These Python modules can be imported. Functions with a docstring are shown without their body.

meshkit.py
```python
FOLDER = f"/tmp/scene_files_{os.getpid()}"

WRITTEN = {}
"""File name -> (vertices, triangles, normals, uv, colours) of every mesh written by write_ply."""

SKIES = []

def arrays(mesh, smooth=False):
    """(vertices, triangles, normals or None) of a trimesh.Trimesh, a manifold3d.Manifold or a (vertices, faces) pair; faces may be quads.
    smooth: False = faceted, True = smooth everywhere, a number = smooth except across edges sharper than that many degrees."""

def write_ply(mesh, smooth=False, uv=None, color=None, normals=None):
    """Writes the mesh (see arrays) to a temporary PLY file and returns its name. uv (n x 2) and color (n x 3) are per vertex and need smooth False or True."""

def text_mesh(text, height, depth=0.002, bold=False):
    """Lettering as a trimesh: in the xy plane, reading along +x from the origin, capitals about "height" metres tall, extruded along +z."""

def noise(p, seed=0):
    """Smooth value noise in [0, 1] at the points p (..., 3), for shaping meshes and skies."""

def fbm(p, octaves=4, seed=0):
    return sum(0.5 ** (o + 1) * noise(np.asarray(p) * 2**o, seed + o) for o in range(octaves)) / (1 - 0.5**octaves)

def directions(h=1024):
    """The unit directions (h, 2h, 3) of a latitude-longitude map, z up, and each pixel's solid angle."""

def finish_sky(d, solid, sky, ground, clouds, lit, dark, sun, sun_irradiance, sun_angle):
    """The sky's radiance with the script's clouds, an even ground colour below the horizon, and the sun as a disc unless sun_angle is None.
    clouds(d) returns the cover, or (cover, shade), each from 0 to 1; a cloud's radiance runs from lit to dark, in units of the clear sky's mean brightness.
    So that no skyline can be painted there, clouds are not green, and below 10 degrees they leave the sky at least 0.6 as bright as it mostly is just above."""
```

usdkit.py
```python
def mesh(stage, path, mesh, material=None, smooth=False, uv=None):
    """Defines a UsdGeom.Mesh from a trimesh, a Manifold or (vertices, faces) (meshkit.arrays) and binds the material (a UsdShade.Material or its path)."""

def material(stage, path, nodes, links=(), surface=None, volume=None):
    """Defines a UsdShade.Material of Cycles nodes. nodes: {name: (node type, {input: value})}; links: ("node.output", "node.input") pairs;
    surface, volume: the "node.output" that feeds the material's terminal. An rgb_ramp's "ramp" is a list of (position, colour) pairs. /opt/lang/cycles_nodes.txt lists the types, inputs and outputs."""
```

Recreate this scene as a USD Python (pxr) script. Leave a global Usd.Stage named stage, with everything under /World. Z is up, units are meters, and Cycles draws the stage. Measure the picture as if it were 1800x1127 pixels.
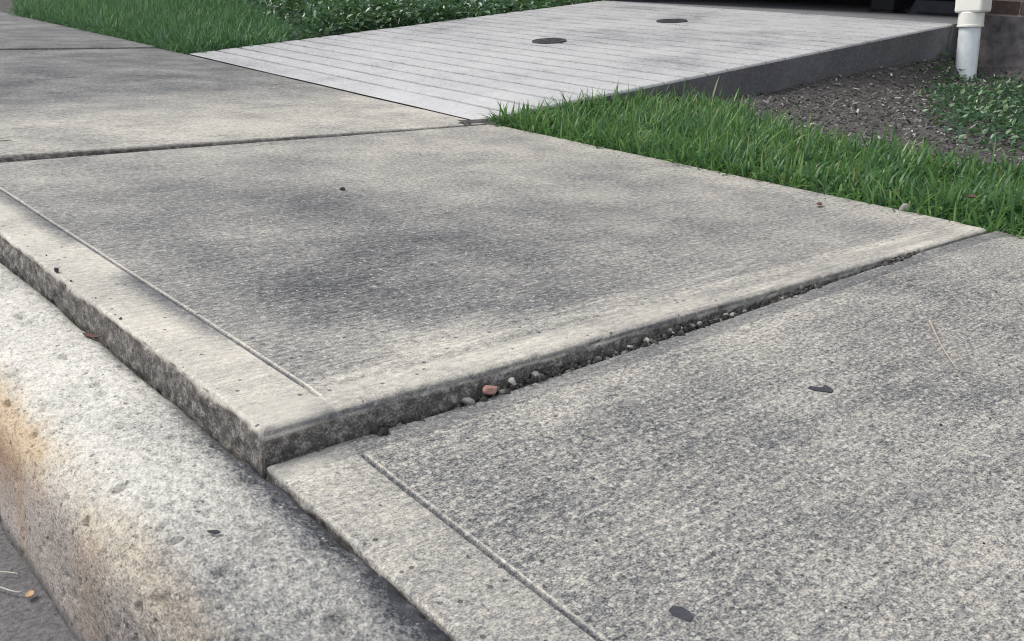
import math, random
import numpy as np
import trimesh
import usdkit, meshkit
from pxr import Usd, UsdGeom, UsdLux, UsdShade, Gf, Sdf, Vt
from scipy.spatial import ConvexHull

stage = Usd.Stage.CreateInMemory()
UsdGeom.SetStageUpAxis(stage, UsdGeom.Tokens.z)
UsdGeom.SetStageMetersPerUnit(stage, 1.0)
UsdGeom.Xform.Define(stage, '/World')
UsdGeom.Scope.Define(stage, '/World/Looks')
RS = np.random.RandomState(11)

# ------------------------------------------------------------------ camera, sky, sun, exposure
# x runs across the pavement (street -> building), y along the kerb, z up; origin = near kerb corner of the raised slab
CAM = (-0.388, -0.794, 0.42)
right = np.array([0.75929, -0.64936, 0.04244])
down = np.array([-0.18396, -0.27674, -0.94317])
fwd = np.array([0.62421, 0.70834, -0.32958])
EXPOSURE = 0.92
cam = UsdGeom.Camera.Define(stage, '/World/camera')
up, bk = -down, -fwd
cam.AddTransformOp().Set(Gf.Matrix4d(*right, 0, *up, 0, *bk, 0, *CAM, 1))
cam.CreateHorizontalApertureAttr(36.0)
cam.CreateVerticalApertureAttr(36.0 * 641 / 1024)
cam.CreateFocalLengthAttr(36.0 * 1736.15 / 1800)
cam.CreateClippingRangeAttr(Gf.Vec2f(0.01, 2000))
cam.CreateExposureAttr(EXPOSURE)

SUN = np.array([-0.42, 0.50, 0.80]); SUN /= np.linalg.norm(SUN)
elev, rot = math.asin(SUN[2]), math.atan2(SUN[0], SUN[1])
sky_mat = usdkit.material(stage, '/World/Looks/sky_material', {
    'tc': ('texture_coordinate', {}),
    'sky': ('sky_texture', {'sky_type': 'single_scattering', 'sun_disc': False, 'sun_elevation': elev, 'sun_rotation': rot}),
    'n': ('noise_texture', {'scale': 2.2, 'detail': 6.0, 'roughness': 0.6}),
    'r': ('rgb_ramp', {'ramp': [(0.30, (0.40,) * 3), (0.62, (0.92,) * 3)]}),
    'cloud': ('color', {'value': (5.4, 5.5, 5.65)}),
    'm': ('mix', {'mix_type': 'mix'}),
    'bg': ('background_shader', {'strength': 0.10})},
    [('tc.generated', 'n.vector'), ('n.fac', 'r.fac'), ('r.color', 'm.fac'), ('sky.color', 'm.color1'), ('cloud.color', 'm.color2'), ('m.color', 'bg.color')],
    surface='bg.background')
dome = UsdLux.DomeLight.Define(stage, '/World/sky')
UsdShade.MaterialBindingAPI.Apply(dome.GetPrim()).Bind(sky_mat)
dome.GetPrim().SetCustomDataByKey('kind', 'structure')
sun = UsdLux.DistantLight.Define(stage, '/World/sun')
sun.CreateIntensityAttr(0.40); sun.CreateAngleAttr(22.0); sun.CreateNormalizeAttr(True)
sun.CreateColorAttr(Gf.Vec3f(1.0, 0.955, 0.89))
z_ = SUN; x_ = np.cross([0, 0, 1.0], z_); x_ /= np.linalg.norm(x_); y_ = np.cross(z_, x_)
sun.AddTransformOp().Set(Gf.Matrix4d(*x_, 0, *y_, 0, *z_, 0, 0, 0, 10, 1))

# ------------------------------------------------------------------ helpers
used = {}
def path(name, parent=None):
    base = str(parent.GetPath()) if parent is not None else '/World'
    k = (base, name); n = used.get(k, 0); used[k] = n + 1
    return f'{base}/{name}' + (f'_{n:03d}' if n else '')
def tag(p, label=None, cat=None, group=None, kind=None):
    for k, v in (('label', label), ('category', cat), ('group', group), ('kind', kind)):
        if v: p.SetCustomDataByKey(k, v)
    return p
def empty(name, loc=(0, 0, 0), rotz=0, parent=None):
    x = UsdGeom.Xform.Define(stage, path(name, parent))
    x.AddTranslateOp().Set(Gf.Vec3d(*map(float, loc)))
    if rotz: x.AddRotateZOp().Set(math.degrees(rotz))
    return x.GetPrim()
def obj(name, mesh, mat, parent=None, smooth=False, attrs=None, loc=None):
    m = usdkit.mesh(stage, path(name, parent), mesh, mat, smooth)
    for k, v in (attrs or {}).items():
        UsdGeom.PrimvarsAPI(m).CreatePrimvar(k, Sdf.ValueTypeNames.FloatArray, 'vertex').Set(Vt.FloatArray.FromNumpy(np.asarray(v, np.float32)))
    if loc is not None: m.AddTranslateOp().Set(Gf.Vec3d(*map(float, loc)))
    return m.GetPrim()
def fbm(p, s=1.0, o=4, seed=0):
    return meshkit.fbm(np.asarray(p, float) * s + 37.3, o, seed)
def box(x0, x1, y0, y1, z0, z1):
    b = trimesh.creation.box((x1 - x0, y1 - y0, z1 - z0)); b.apply_translation(((x0 + x1) / 2, (y0 + y1) / 2, (z0 + z1) / 2)); return b
def sstep(a, b, x):
    t = np.clip((x - a) / (b - a), 0, 1); return t * t * (3 - 2 * t)
def gauss(x, y, cx, cy, sx, sy, a=0.0):
    c, s = math.cos(a), math.sin(a); dx, dy = x - cx, y - cy
    return np.exp(-(((c * dx + s * dy) / sx) ** 2 + ((-s * dx + c * dy) / sy) ** 2))

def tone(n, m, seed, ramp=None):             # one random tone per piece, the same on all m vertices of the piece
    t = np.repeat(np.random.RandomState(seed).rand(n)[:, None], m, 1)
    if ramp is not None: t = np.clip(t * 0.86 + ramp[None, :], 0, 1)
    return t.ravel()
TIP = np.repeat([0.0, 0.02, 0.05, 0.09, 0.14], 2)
class G:                                     # a small node-graph builder
    def __init__(s): s.n, s.l, s.i = {}, [], 0
    def add(s, kind, out, **kw):
        s.i += 1; nm = f'n{s.i}'; d = {}
        for k, v in kw.items():
            if isinstance(v, str) and '.' in v: s.l.append((v, f'{nm}.{k}'))
            else: d[k] = v
        s.n[nm] = (kind, d); return f'{nm}.{out}'
    def math(s, t, a, b=0.5, c=0.0, clamp=False): return s.add('math', 'value', math_type=t, value1=a, value2=b, value3=c, use_clamp=clamp)
    def noise(s, vec, scale, detail=4.0, rough=0.5, dist=0.0): return s.add('noise_texture', 'fac', vector=vec, scale=scale, detail=detail, roughness=rough, distortion=dist)
    def ramp(s, f, stops, out='color'): return s.add('rgb_ramp', out, fac=f, ramp=stops)
    def mix(s, f, a, b, t='mix'): return s.add('mix', 'color', mix_type=t, fac=f, color1=a, color2=b)
    def map(s, vec, scale=(1, 1, 1), rot=(0, 0, 0)): return s.add('mapping', 'vector', vector=vec, scale=scale, rotation=rot, mapping_type='point')
    def attr(s, a): return s.add('attribute', 'fac', attribute=a)
    def pos(s): return s.add('geometry', 'position')
    def rand(s): return s.attr('tone')
    def build(s, name, surf): return usdkit.material(stage, '/World/Looks/' + name, s.n, s.l, surface=surf)
def lin(r, g, b): return tuple(((c / 255) / 12.92 if c < 10 else ((c / 255 + 0.055) / 1.055) ** 2.4) for c in (r, g, b))

def concrete(name, stops, streak=(0.35, 1, 1), grain=420.0, mid=85.0, ga=0.9, ma=0.7, ba=0.5, la=0.0, rot=0.0, agg=0.0, bump=0.0012, dirtcol=(0.118, 0.110, 0.103)):
    g = G(); p = g.pos(); q = g.map(p, scale=streak, rot=(0, 0, rot))
    n1 = g.noise(q, grain, 3.0, 0.65); n2 = g.noise(q, mid, 5.0, 0.65); n3 = g.noise(p, 4.5, 6.0, 0.6)
    n4 = g.noise(g.map(p, scale=(0.035 * streak[0] / 0.4, streak[1], 1), rot=(0, 0, rot)), 260.0, 3.0, 0.6)
    sm = g.math('multiply_add', g.attr('smooth'), -0.62, 1.0)
    f = g.math('multiply', g.math('subtract', n1, 0.5), ga)
    f = g.math('multiply_add', g.math('subtract', n2, 0.5), ma, f)
    f = g.math('multiply_add', g.math('subtract', n4, 0.5), la, f)
    f = g.math('multiply_add', f, sm, 0.5)
    f = g.math('multiply_add', g.math('subtract', n3, 0.5), ba, f)
    wear_shade, stain_shade, dirt = g.attr('wear_shade'), g.attr('stain_shade'), g.attr('dirt')
    f = g.math('multiply_add', wear_shade, 0.42, f); f = g.math('multiply_add', stain_shade, -0.30, f, clamp=True)
    col = g.ramp(f, stops)
    # pale stones and dark pits in the worn surface
    vo = g.add('voronoi_texture', 'distance', vector=p, scale=190.0); vc = g.add('voronoi_texture', 'color', vector=p, scale=190.0)
    vr = g.add('separate_color', 'r', color=vc)
    sp = g.math('multiply', g.math('less_than', vo, 0.42), g.math('greater_than', vr, 0.93 - agg))
    col = g.mix(g.math('multiply', g.math('multiply', sp, sm), 0.5), col, (0.62, 0.60, 0.56))
    vd = g.add('voronoi_texture', 'distance', vector=p, scale=120.0); vdc = g.add('separate_color', 'g', color=g.add('voronoi_texture', 'color', vector=p, scale=120.0))
    v3 = g.add('voronoi_texture', 'distance', vector=p, scale=85.0); v3c = g.add('voronoi_texture', 'color', vector=p, scale=85.0)
    ex = g.math('multiply', g.math('less_than', g.math('multiply_add', n2, 0.5, v3), 0.58), g.math('greater_than', g.add('separate_color', 'r', color=v3c), 0.972 - agg))
    col = g.mix(g.math('multiply', g.math('multiply', ex, sm), 0.42), col, g.ramp(g.add('separate_color', 'g', color=v3c), [(0.0, (0.08, 0.082, 0.088)), (0.45, (0.16, 0.155, 0.15)), (0.6, (0.45, 0.43, 0.40)), (1.0, (0.60, 0.58, 0.54))]))
    pit = g.math('multiply', g.math('less_than', vd, 0.3), g.math('greater_than', vdc, 0.955))
    col = g.mix(g.math('multiply', pit, 0.75), col, (0.05, 0.05, 0.052))
    dn = g.noise(p, 75.0, 6.0, 0.72)
    dn = g.math('multiply_add', g.math('subtract', g.noise(p, 420.0, 3.0, 0.7), 0.5), 0.75, dn)
    dcol = g.ramp(dn, [(0.30, tuple(c * 0.45 for c in dirtcol)), (0.50, dirtcol), (0.62, tuple(c * 2.2 for c in dirtcol)), (0.72, (0.32, 0.31, 0.29))])
    col = g.mix(dirt, col, dcol)
    hb = g.math('multiply', g.math('multiply_add', n1, 0.7, g.math('multiply', n2, 0.8)), sm); hb = g.math('subtract', hb, pit)
    b = g.add('bump', 'normal', height=hb, strength=0.9, distance=bump)
    s = g.add('principled_bsdf', 'BSDF', base_color=col, roughness=0.92, specular_ior_level=0.25, normal=b)
    return g.build(name, s)

WALK = [(0.0, (0.045, 0.047, 0.051)), (0.25, (0.122, 0.124, 0.130)), (0.5, (0.268, 0.260, 0.244)), (0.72, (0.432, 0.410, 0.363)), (1.0, (0.66, 0.622, 0.545))]
M_walk = concrete('walk_concrete', WALK, streak=(0.6, 1, 1), grain=640.0, mid=150.0, ga=1.4, ma=1.2, ba=0.7, la=0.55)
M_low = concrete('coarse_walk_concrete', WALK, streak=(0.75, 1, 1), rot=0.06, grain=560.0, mid=200.0, ga=1.6, ma=1.5, ba=0.5, la=0.5, agg=0.035, bump=0.0016)
M_ramp = concrete('ramp_concrete', [(0.0, (0.09, 0.09, 0.10)), (0.25, (0.22, 0.22, 0.232)), (0.5, (0.418, 0.418, 0.424)), (1.0, (0.63, 0.625, 0.625))], streak=(0.6, 0.25, 1), grain=220.0, mid=60.0, ga=0.6, ma=0.35, ba=0.35)

def kerb_material():
    g = G(); p = g.pos(); q = g.map(p, scale=(0.8, 0.55, 1), rot=(0, 0, 0.5))
    n1 = g.noise(q, 520.0, 3.0, 0.65); n2 = g.noise(q, 190.0, 5.0, 0.7); n3 = g.noise(p, 7.0, 5.0, 0.6)
    f = g.math('multiply_add', g.math('subtract', n1, 0.5), 1.1, 0.5)
    f = g.math('multiply_add', g.math('subtract', n2, 0.5), 1.2, f); f = g.math('multiply_add', g.math('subtract', n3, 0.5), 0.35, f)
    f = g.math('multiply_add', g.attr('wear_shade'), 0.42, f); f = g.math('multiply_add', g.attr('stain_shade'), -0.30, f, clamp=True)
    col = g.ramp(f, [(0.0, (0.04, 0.042, 0.048)), (0.25, (0.14, 0.143, 0.15)), (0.5, (0.295, 0.288, 0.27)), (0.75, (0.49, 0.475, 0.435)), (1.0, (0.68, 0.655, 0.60))])
    for sc, th, keep, amt, cc in ((300.0, 0.40, 0.90, 0.5, (0.06, 0.06, 0.064)), (230.0, 0.42, 0.92, 0.5, (0.58, 0.56, 0.52)), (120.0, 0.30, 0.965, 0.6, (0.04, 0.04, 0.044))):
        vv = g.add('voronoi_texture', 'distance', vector=p, scale=sc); vk = g.add('separate_color', 'b', color=g.add('voronoi_texture', 'color', vector=p, scale=sc))
        mk = g.math('multiply', g.math('less_than', g.math('multiply_add', g.math('subtract', n2, 0.5), 0.9, vv), th), g.math('greater_than', vk, keep))
        col = g.mix(g.math('multiply', mk, amt), col, cc)
    rn = g.noise(p, 60.0, 4.0, 0.6)
    rust = g.math('multiply', g.attr('rust'), g.math('multiply_add', rn, 0.6, 0.62), clamp=True)
    col = g.mix(rust, col, g.mix(0.85, col, (0.88, 0.68, 0.47), 'multiply'))
    mv = g.attr('mauve'); col = g.mix(mv, col, g.mix(0.9, col, (0.60, 0.53, 0.53), 'multiply'))
    col = g.mix(g.attr('dirt'), col, g.ramp(rn, [(0.3, (0.02, 0.021, 0.026)), (0.55, (0.07, 0.072, 0.08)), (0.75, (0.2, 0.2, 0.2))]))
    hb = g.math('multiply_add', n1, 0.8, n2)
    b = g.add('bump', 'normal', height=hb, strength=0.9, distance=0.0022)
    return g.build('kerb_concrete', g.add('principled_bsdf', 'BSDF', base_color=col, roughness=0.93, specular_ior_level=0.25, normal=b))
M_kerb = kerb_material()

def simple(name, c, rough=0.6, var=0.15, scale=30.0, spec=0.4, bump=0.0, metallic=0.0, bscale=None):
    g = G(); p = g.pos(); n = g.noise(p, scale, 5.0, 0.6)
    col = g.ramp(n, [(0.25, tuple(x * (1 - 2 * var) for x in c)), (0.75, tuple(min(1, x * (1 + 2 * var)) for x in c))])
    kw = dict(base_color=col, roughness=rough, specular_ior_level=spec, metallic=metallic)
    if bump: kw['normal'] = g.add('bump', 'normal', height=g.noise(p, bscale or scale * 3, 4.0, 0.6), strength=0.8, distance=bump)
    return g.build(name, g.add('principled_bsdf', 'BSDF', **kw))
def island(name, stops, rough=0.6, spec=0.4, trans=0.0, pvar=0.0, scale=3.0):
    g = G(); r = g.rand(); f = r
    if pvar:
        f = g.math('multiply_add', g.math('subtract', g.noise(g.pos(), scale, 3.0, 0.6), 0.5), pvar, r, clamp=True)
    col = g.ramp(f, stops)
    s = g.add('principled_bsdf', 'BSDF', base_color=col, roughness=rough, specular_ior_level=spec)
    if trans:
        t = g.add('translucent_bsdf', 'BSDF', color=g.mix(0.5, col, (0.14, 0.24, 0.05)))
        s = g.add('mix_closure', 'closure', fac=trans, closure1=s, closure2=t)
    return g.build(name, s)

M_soil = simple('soil', (0.095, 0.089, 0.087), 0.95, 0.3, 60.0, 0.2, 0.006)
M_road = simple('gutter_asphalt', (0.165, 0.158, 0.16), 0.95, 0.28, 220.0, 0.2, 0.003)
M_found = simple('foundation_concrete', (0.125, 0.113, 0.115), 0.9, 0.28, 22.0, 0.2, 0.002)
M_mortar = simple('mortar', (0.42, 0.36, 0.33), 0.95, 0.12, 60.0, 0.2, 0.001)
M_pvc = simple('white_plastic', (0.80, 0.78, 0.72), 0.35, 0.03, 8.0, 0.5)
M_pvclow = simple('weathered_white_plastic', (0.70, 0.735, 0.76), 0.45, 0.08, 22.0, 0.45)
M_iron = simple('dark_iron', (0.055, 0.055, 0.06), 0.6, 0.2, 60.0, 0.4, 0.001)
M_black = simple('black_rubber', (0.014, 0.014, 0.017), 0.7, 0.1, 20.0)
M_darkgrey = simple('dark_grey_block', (0.052, 0.052, 0.062), 0.8, 0.12, 20.0)
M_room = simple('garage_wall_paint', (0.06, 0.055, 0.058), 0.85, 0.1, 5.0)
M_floor = simple('garage_floor_concrete', (0.20, 0.20, 0.215), 0.85, 0.14, 6.0, 0.3)
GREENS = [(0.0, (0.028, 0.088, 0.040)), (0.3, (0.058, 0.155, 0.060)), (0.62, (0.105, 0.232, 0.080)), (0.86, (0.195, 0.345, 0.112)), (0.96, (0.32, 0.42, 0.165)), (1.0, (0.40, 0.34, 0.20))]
M_grass = island('grass_blades', GREENS, 0.40, 0.5, 0.46, 0.75, 9.0)
M_leaf = island('cover_leaves', [(0.0, (0.028, 0.072, 0.042)), (0.5, (0.052, 0.125, 0.062)), (0.88, (0.10, 0.19, 0.09)), (1.0, (0.20, 0.28, 0.14))], 0.33, 0.55, 0.2, 0.3, 5.0)
M_mulch = island('mulch_chips', [(0.0, (0.06, 0.056, 0.055)), (0.5, (0.118, 0.110, 0.107)), (0.80, (0.19, 0.178, 0.172)), (0.94, (0.28, 0.265, 0.25)), (1.0, (0.60, 0.57, 0.54))], 0.9, 0.2)

# ------------------------------------------------------------------ pavement
YJ1, YJ2, YJ3 = 1.50, 4.24, 7.15
def edge_x(y):                                            # building-side edge of the pavement
    return np.interp(y, [-3, 0, 1.45, 1.55, 3.9, 4.3, 7.2, 12], [1.56, 1.528, 1.515, 1.489, 1.599, 1.60, 1.70, 1.85])
def z_low(x, y):                                          # the sunken near slab dips towards the kerb
    k = np.clip(1 - x / 1.28, 0, 1)
    return -0.0335 * k + 0.060 * np.maximum(y, -1.2) * k
def z_far(x, y): return 0.011 * np.clip(1 - x / 1.6, 0, 1) * sstep(4.0, 1.5, y) + 0.0015
def z_far2(x, y): return 0.009 + 0.0 * x

def axis(a, b, r, fine_a, fine_b, mid, lines=(), h=0.10):
    """Surface coordinate across a slab: (position, z of the edge profile) from the foot of one side face, over its rounded edge, to the other."""
    pos, prof = [], []
    side = np.linspace(-h, -r, 26)
    th = np.linspace(0, math.pi / 2, 7)[1:]
    pos += [a] * len(side) + list(a + r - r * np.cos(th)); prof += list(side) + list(-r + r * np.sin(th))
    t = [a + r]
    while t[-1] < b - r - 1e-4:
        x = t[-1]; d = min(x - a, b - x)
        st = np.interp(x - a, [0, 0.1, 0.4], [fine_a, fine_a, mid]) if x - a < b - x else np.interp(b - x, [0, 0.1, 0.4], [fine_b, fine_b, mid])
        for L in lines:
            if abs(x - L) < 0.012: st = min(st, 0.0008)
        t.append(x + st)
    t = [x for x in t[1:] if x < b - r - 0.0004] + [b - r]
    pos += t; prof += [0.0] * len(t)
    th = th[::-1]
    pos += list(b - r + r * np.cos(th - 0)) [0:0]
    ph = np.linspace(0, math.pi / 2, 7)[1:]
    pos += list(b - r + r * np.sin(ph)); prof += list(-r + r * np.cos(ph))
    pos += [b] * 4; prof += list(np.linspace(-r - 0.01, -h, 4))
    return np.array(pos), np.array(prof)

def slab(x0, y0, y1, zf, r, fx, fy, mid, detail, rx=0.005, groove=0.0862, fine_yb=None, gap=None):
    ax, px = axis(x0, 1.52, rx, fx, 0.006, mid, lines=(groove,))
    ay, py = axis(y0, y1, r, fy, fine_yb or fy, mid)
    X, Y = np.meshgrid(ax, ay, indexing='ij'); P = np.minimum(px[:, None], py[None, :])
    k = (edge_x(Y) / 1.52 - 1) * sstep(0.3, 1.52, X)
    Xw = X * (1 + k)
    Yw = Y if gap is None else Y + gap(X) * sstep(y1 - 0.3, y1, Y)
    if detail == 'raised':
        Yw = Y + 0.008 * (fbm(np.stack([X, X * 0, X * 0], -1), 11, 4, 71) - 0.5) * sstep(0.06, 0.0, Y) * sstep(0.0, 0.05, X)
        Xw = Xw + 0.009 * (fbm(np.stack([Y * 0, Y, Y * 0], -1), 11, 4, 72) - 0.5) * sstep(0.05, 0.0, X) * sstep(0.0, 0.05, Y)
    if detail == 'far': Yw = Y - 0.008 * np.clip(X / 1.3, 0, 1) * sstep(y0 + 0.3, y0, Y)
    Z = zf(Xw, Y) + P
    r = min(r, 0.009); top = P > -0.004
    # tooled groove along the kerb side: a ridge on the pavement side and a cut on the kerb side, running out before the near edge
    gw = groove + 0.004 * (fbm(np.stack([Y * 0 + 3, Y, Y * 0], -1), 2.2, 2, 5) - 0.5)
    d = X - gw
    run = (sstep(y0 + 0.02, y0 + 0.07, Y) if detail != 'low' else sstep(y1 - 0.030, y1 - 0.042, Y)) * (0.75 + 0.5 * fbm(np.stack([Y * 0, Y, Y * 0], -1), 9.0, 3, 8))
    Z += np.where(top, run * (-0.0026 * np.exp(-(d / 0.0013) ** 2) + 0.0004 * np.exp(-((d - 0.0032) / 0.0014) ** 2) - 0.0014 * sstep(-0.035, 0, d) * (d < 0)), 0)
    # smooth margin left by the edging tool along the joints
    for yy, sg in ((y0, 1), (y1, -1)):
        e = (Y - yy) * sg; w = 0.031 + 0.008 * (fbm(np.stack([X, X * 0 + yy, X * 0], -1), 5.0, 3, 3) - 0.5) + (0.028 if detail == 'raised' else 0)
        Z += np.where(top, 0.0013 * sstep(w - 0.0025, w + 0.0015, e) - 0.0013, 0)
    V = np.stack([Xw, Yw, Z], -1).reshape(-1, 3)
    nx, ny = X.shape; i = np.arange((nx - 1) * ny).reshape(nx - 1, ny)[:, :-1].ravel()
    F = np.stack([i, i + ny, i + ny + 1, i + 1], 1)
    F = np.vstack([F[:, [0, 1, 2]], F[:, [0, 2, 3]]])
    tm = trimesh.Trimesh(V, F, process=False); n = np.array(tm.vertex_normals)
    rf = 0.0105 if detail == 'raised' else 0.006
    side = np.where(((Y - y0) < (X - x0)).ravel(), sstep(-rf * 0.95, -rf * 1.25, P).ravel(), sstep(-0.006, -0.009, P).ravel()); edge = sstep(-rf * 0.05, -rf * 0.8, P).ravel()
    rough = fbm(V, 95, 3, 1) - 0.5; lumps = fbm(V, 34, 3, 9) - 0.5; chips = np.maximum(fbm(V, 60, 3, 4) - 0.60, 0)
    amp = 0.0006 * rough + edge * (0.0012 * lumps - 0.05 * chips * (1 - side)) + side * (0.007 * rough + 0.010 * lumps) * sstep(0.0, 0.05, (Y - y0 + X - x0).ravel() + 0.01)
    amp += 0.0035 * (fbm(V, 2.2, 3, 2) - 0.5) * (1 - side)
    V2 = V + n * amp[:, None]
    global groove_d
    groove_d = np.where(run.ravel() > 0.35, d.ravel(), 1.0)
    return V2, F, X.ravel(), Y.ravel(), P.ravel(), side, edge

pav = tag(empty('pavement'), 'grey concrete pavement of broom-finished slabs between the kerb and the grass', None, None, 'structure')
# the raised slab
V, F, X, Y, P, side, edge = slab(0.0, 0.003, YJ1, lambda x, y: 0 * x, 0.0105, 0.0022, 0.0024, 0.0048, 'raised', fine_yb=0.004)
nz = fbm(np.stack([X * 0.45, Y, X * 0], -1), 14, 5, 21); nb = fbm(np.stack([X, Y, X * 0], -1), 3.2, 4, 22)
strip = sstep(0.088, 0.082, X)
stk = fbm(np.stack([X * 0.10, Y, X * 0], -1), 45, 4, 23)
front = sstep(0.13, 0.02, Y + 0.22 * (stk - 0.5) + 0.10 * (nb - 0.5))
wear_shade = 0.78 * strip * (0.35 + 1.2 * nz) + 0.66 * front * (0.35 + 1.2 * nz) + 0.45 * gauss(X, Y, 0.30, 0.115, 0.14, 0.045, 0.1) * (0.4 + 1.2 * nz)
wear_shade += 0.28 * sstep(1.30, 1.5, X) + 0.22 * gauss(X, Y, 1.1, 1.1, 0.4, 0.5) + 0.15 * gauss(X, Y, 0.45, 1.42, 0.9, 0.12)
wear_shade += 0.25 * gauss(X, Y, 0.15, 0.55, 0.04, 0.5) * nz
stain_shade = 0.95 * gauss(X, Y, 0.40, 0.40, 0.22, 0.16, 0.35) + 0.75 * gauss(X, Y, 0.42, 0.92, 0.24, 0.2, 0.2) + 0.55 * gauss(X, Y, 0.50, 0.16, 0.22, 0.07, 0.1)
stain_shade += 0.5 * gauss(X, Y, 0.22, 0.62, 0.08, 0.2) + 0.45 * gauss(X, Y, 0.70, 0.50, 0.25, 0.22) + 0.4 * gauss(X, Y, 0.25, 0.27, 0.12, 0.08)
mott = fbm(np.stack([X * 0.5, Y, X * 0], -1), 20, 4, 77)
stain_shade = stain_shade * (0.1 + 1.0 * nb + 1.6 * (mott - 0.35) + 1.1 * (stk - 0.45)) * (1 - strip) * 0.74 + 0.09
wear_shade += 0.5 * np.maximum(mott - 0.52, 0)
ms = fbm(np.stack([Y * 1.0, X * 0, X * 0], -1), 4, 3, 6)
stain_shade += strip * 1.3 * sstep(0.045, 0.085, X) * sstep(0.42, 0.62, ms) + strip * 0.25 * sstep(0.5, 0.65, nb)
wear_shade = np.minimum(wear_shade - 0.05, 0.78)
gv = 0.45 + 1.0 * fbm(np.stack([Y, X * 0, X * 0], -1), 26, 3, 18)
wear_shade += 0.85 * gv * np.exp(-((groove_d - 0.0030) / 0.0014) ** 2); stain_shade += 1.1 * np.exp(-((groove_d + 0.0006) / 0.0016) ** 2)  # pale worn ridge; the shadow beside it is painted as a dark line
fr = (Y < 0.02) & (Y < X); wear_shade -= 0.9 * edge * (1 - side) * fr; wear_shade += 1.6 * np.exp(-((P + 0.0118) / 0.0014) ** 2) * fr * sstep(0.4, 0.55, fbm(V, 25, 3, 17))  # rounded front lip: shade painted in by lowering the tone; pale line is worn
dirt = np.clip(side * 0.92 + edge * 0.32 * fr + edge * 0.5 * (X < 0.02) * (~fr) * sstep(0.45, 0.62, fbm(V, 30, 3, 7)) - 0.5 * np.exp(-((P + 0.0118) / 0.0014) ** 2) * fr, 0, 1)  # faces are dirty; the front lip term only paints shade
smooth = np.clip(0.55 * strip + 0.55 * sstep(0.06, 0.05, Y) + 0.6 * np.exp(-(groove_d / 0.004) ** 2), 0, 1)
s = obj('slab', (V, F), M_walk, pav, True, {'wear_shade': wear_shade, 'stain_shade': stain_shade, 'dirt': dirt, 'smooth': smooth})
tag(s, 'lifted slab with a raised broken edge that makes a trip step')
# the sunken near slab
V, F, X, Y, P, side, edge = slab(0.001, -1.5, -0.017, z_low, 0.004, 0.004, 0.008, 0.0065, 'low', fine_yb=0.0024, gap=lambda x: 0.017 - np.interp(x, [0, 0.10, 0.22, 0.70, 1.0, 1.5], [0.004, 0.005, 0.013, 0.014, 0.009, 0.007]))
nz = fbm(np.stack([X * 0.45, Y, X * 0], -1), 12, 5, 31); nb = fbm(np.stack([X, Y, X * 0], -1), 4, 4, 32)
e = -0.017 - Y; strip = sstep(0.088, 0.080, X)
wear_shade = 0.32 * strip * (0.4 + nz) + 0.6 * strip * sstep(0.03, 0.0, X) * sstep(0.45, 0.6, fbm(np.stack([Y, X * 0, X * 0], -1), 6, 3, 3)) + 0.15 * nb + 0.2 * sstep(1.25, 1.5, X) + 0.18 * gauss(X, Y, 0.5, -0.07, 0.4, 0.03)
wear_shade += 0.55 * gauss(X, Y, 0.03, -0.045, 0.03, 0.02)
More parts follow.
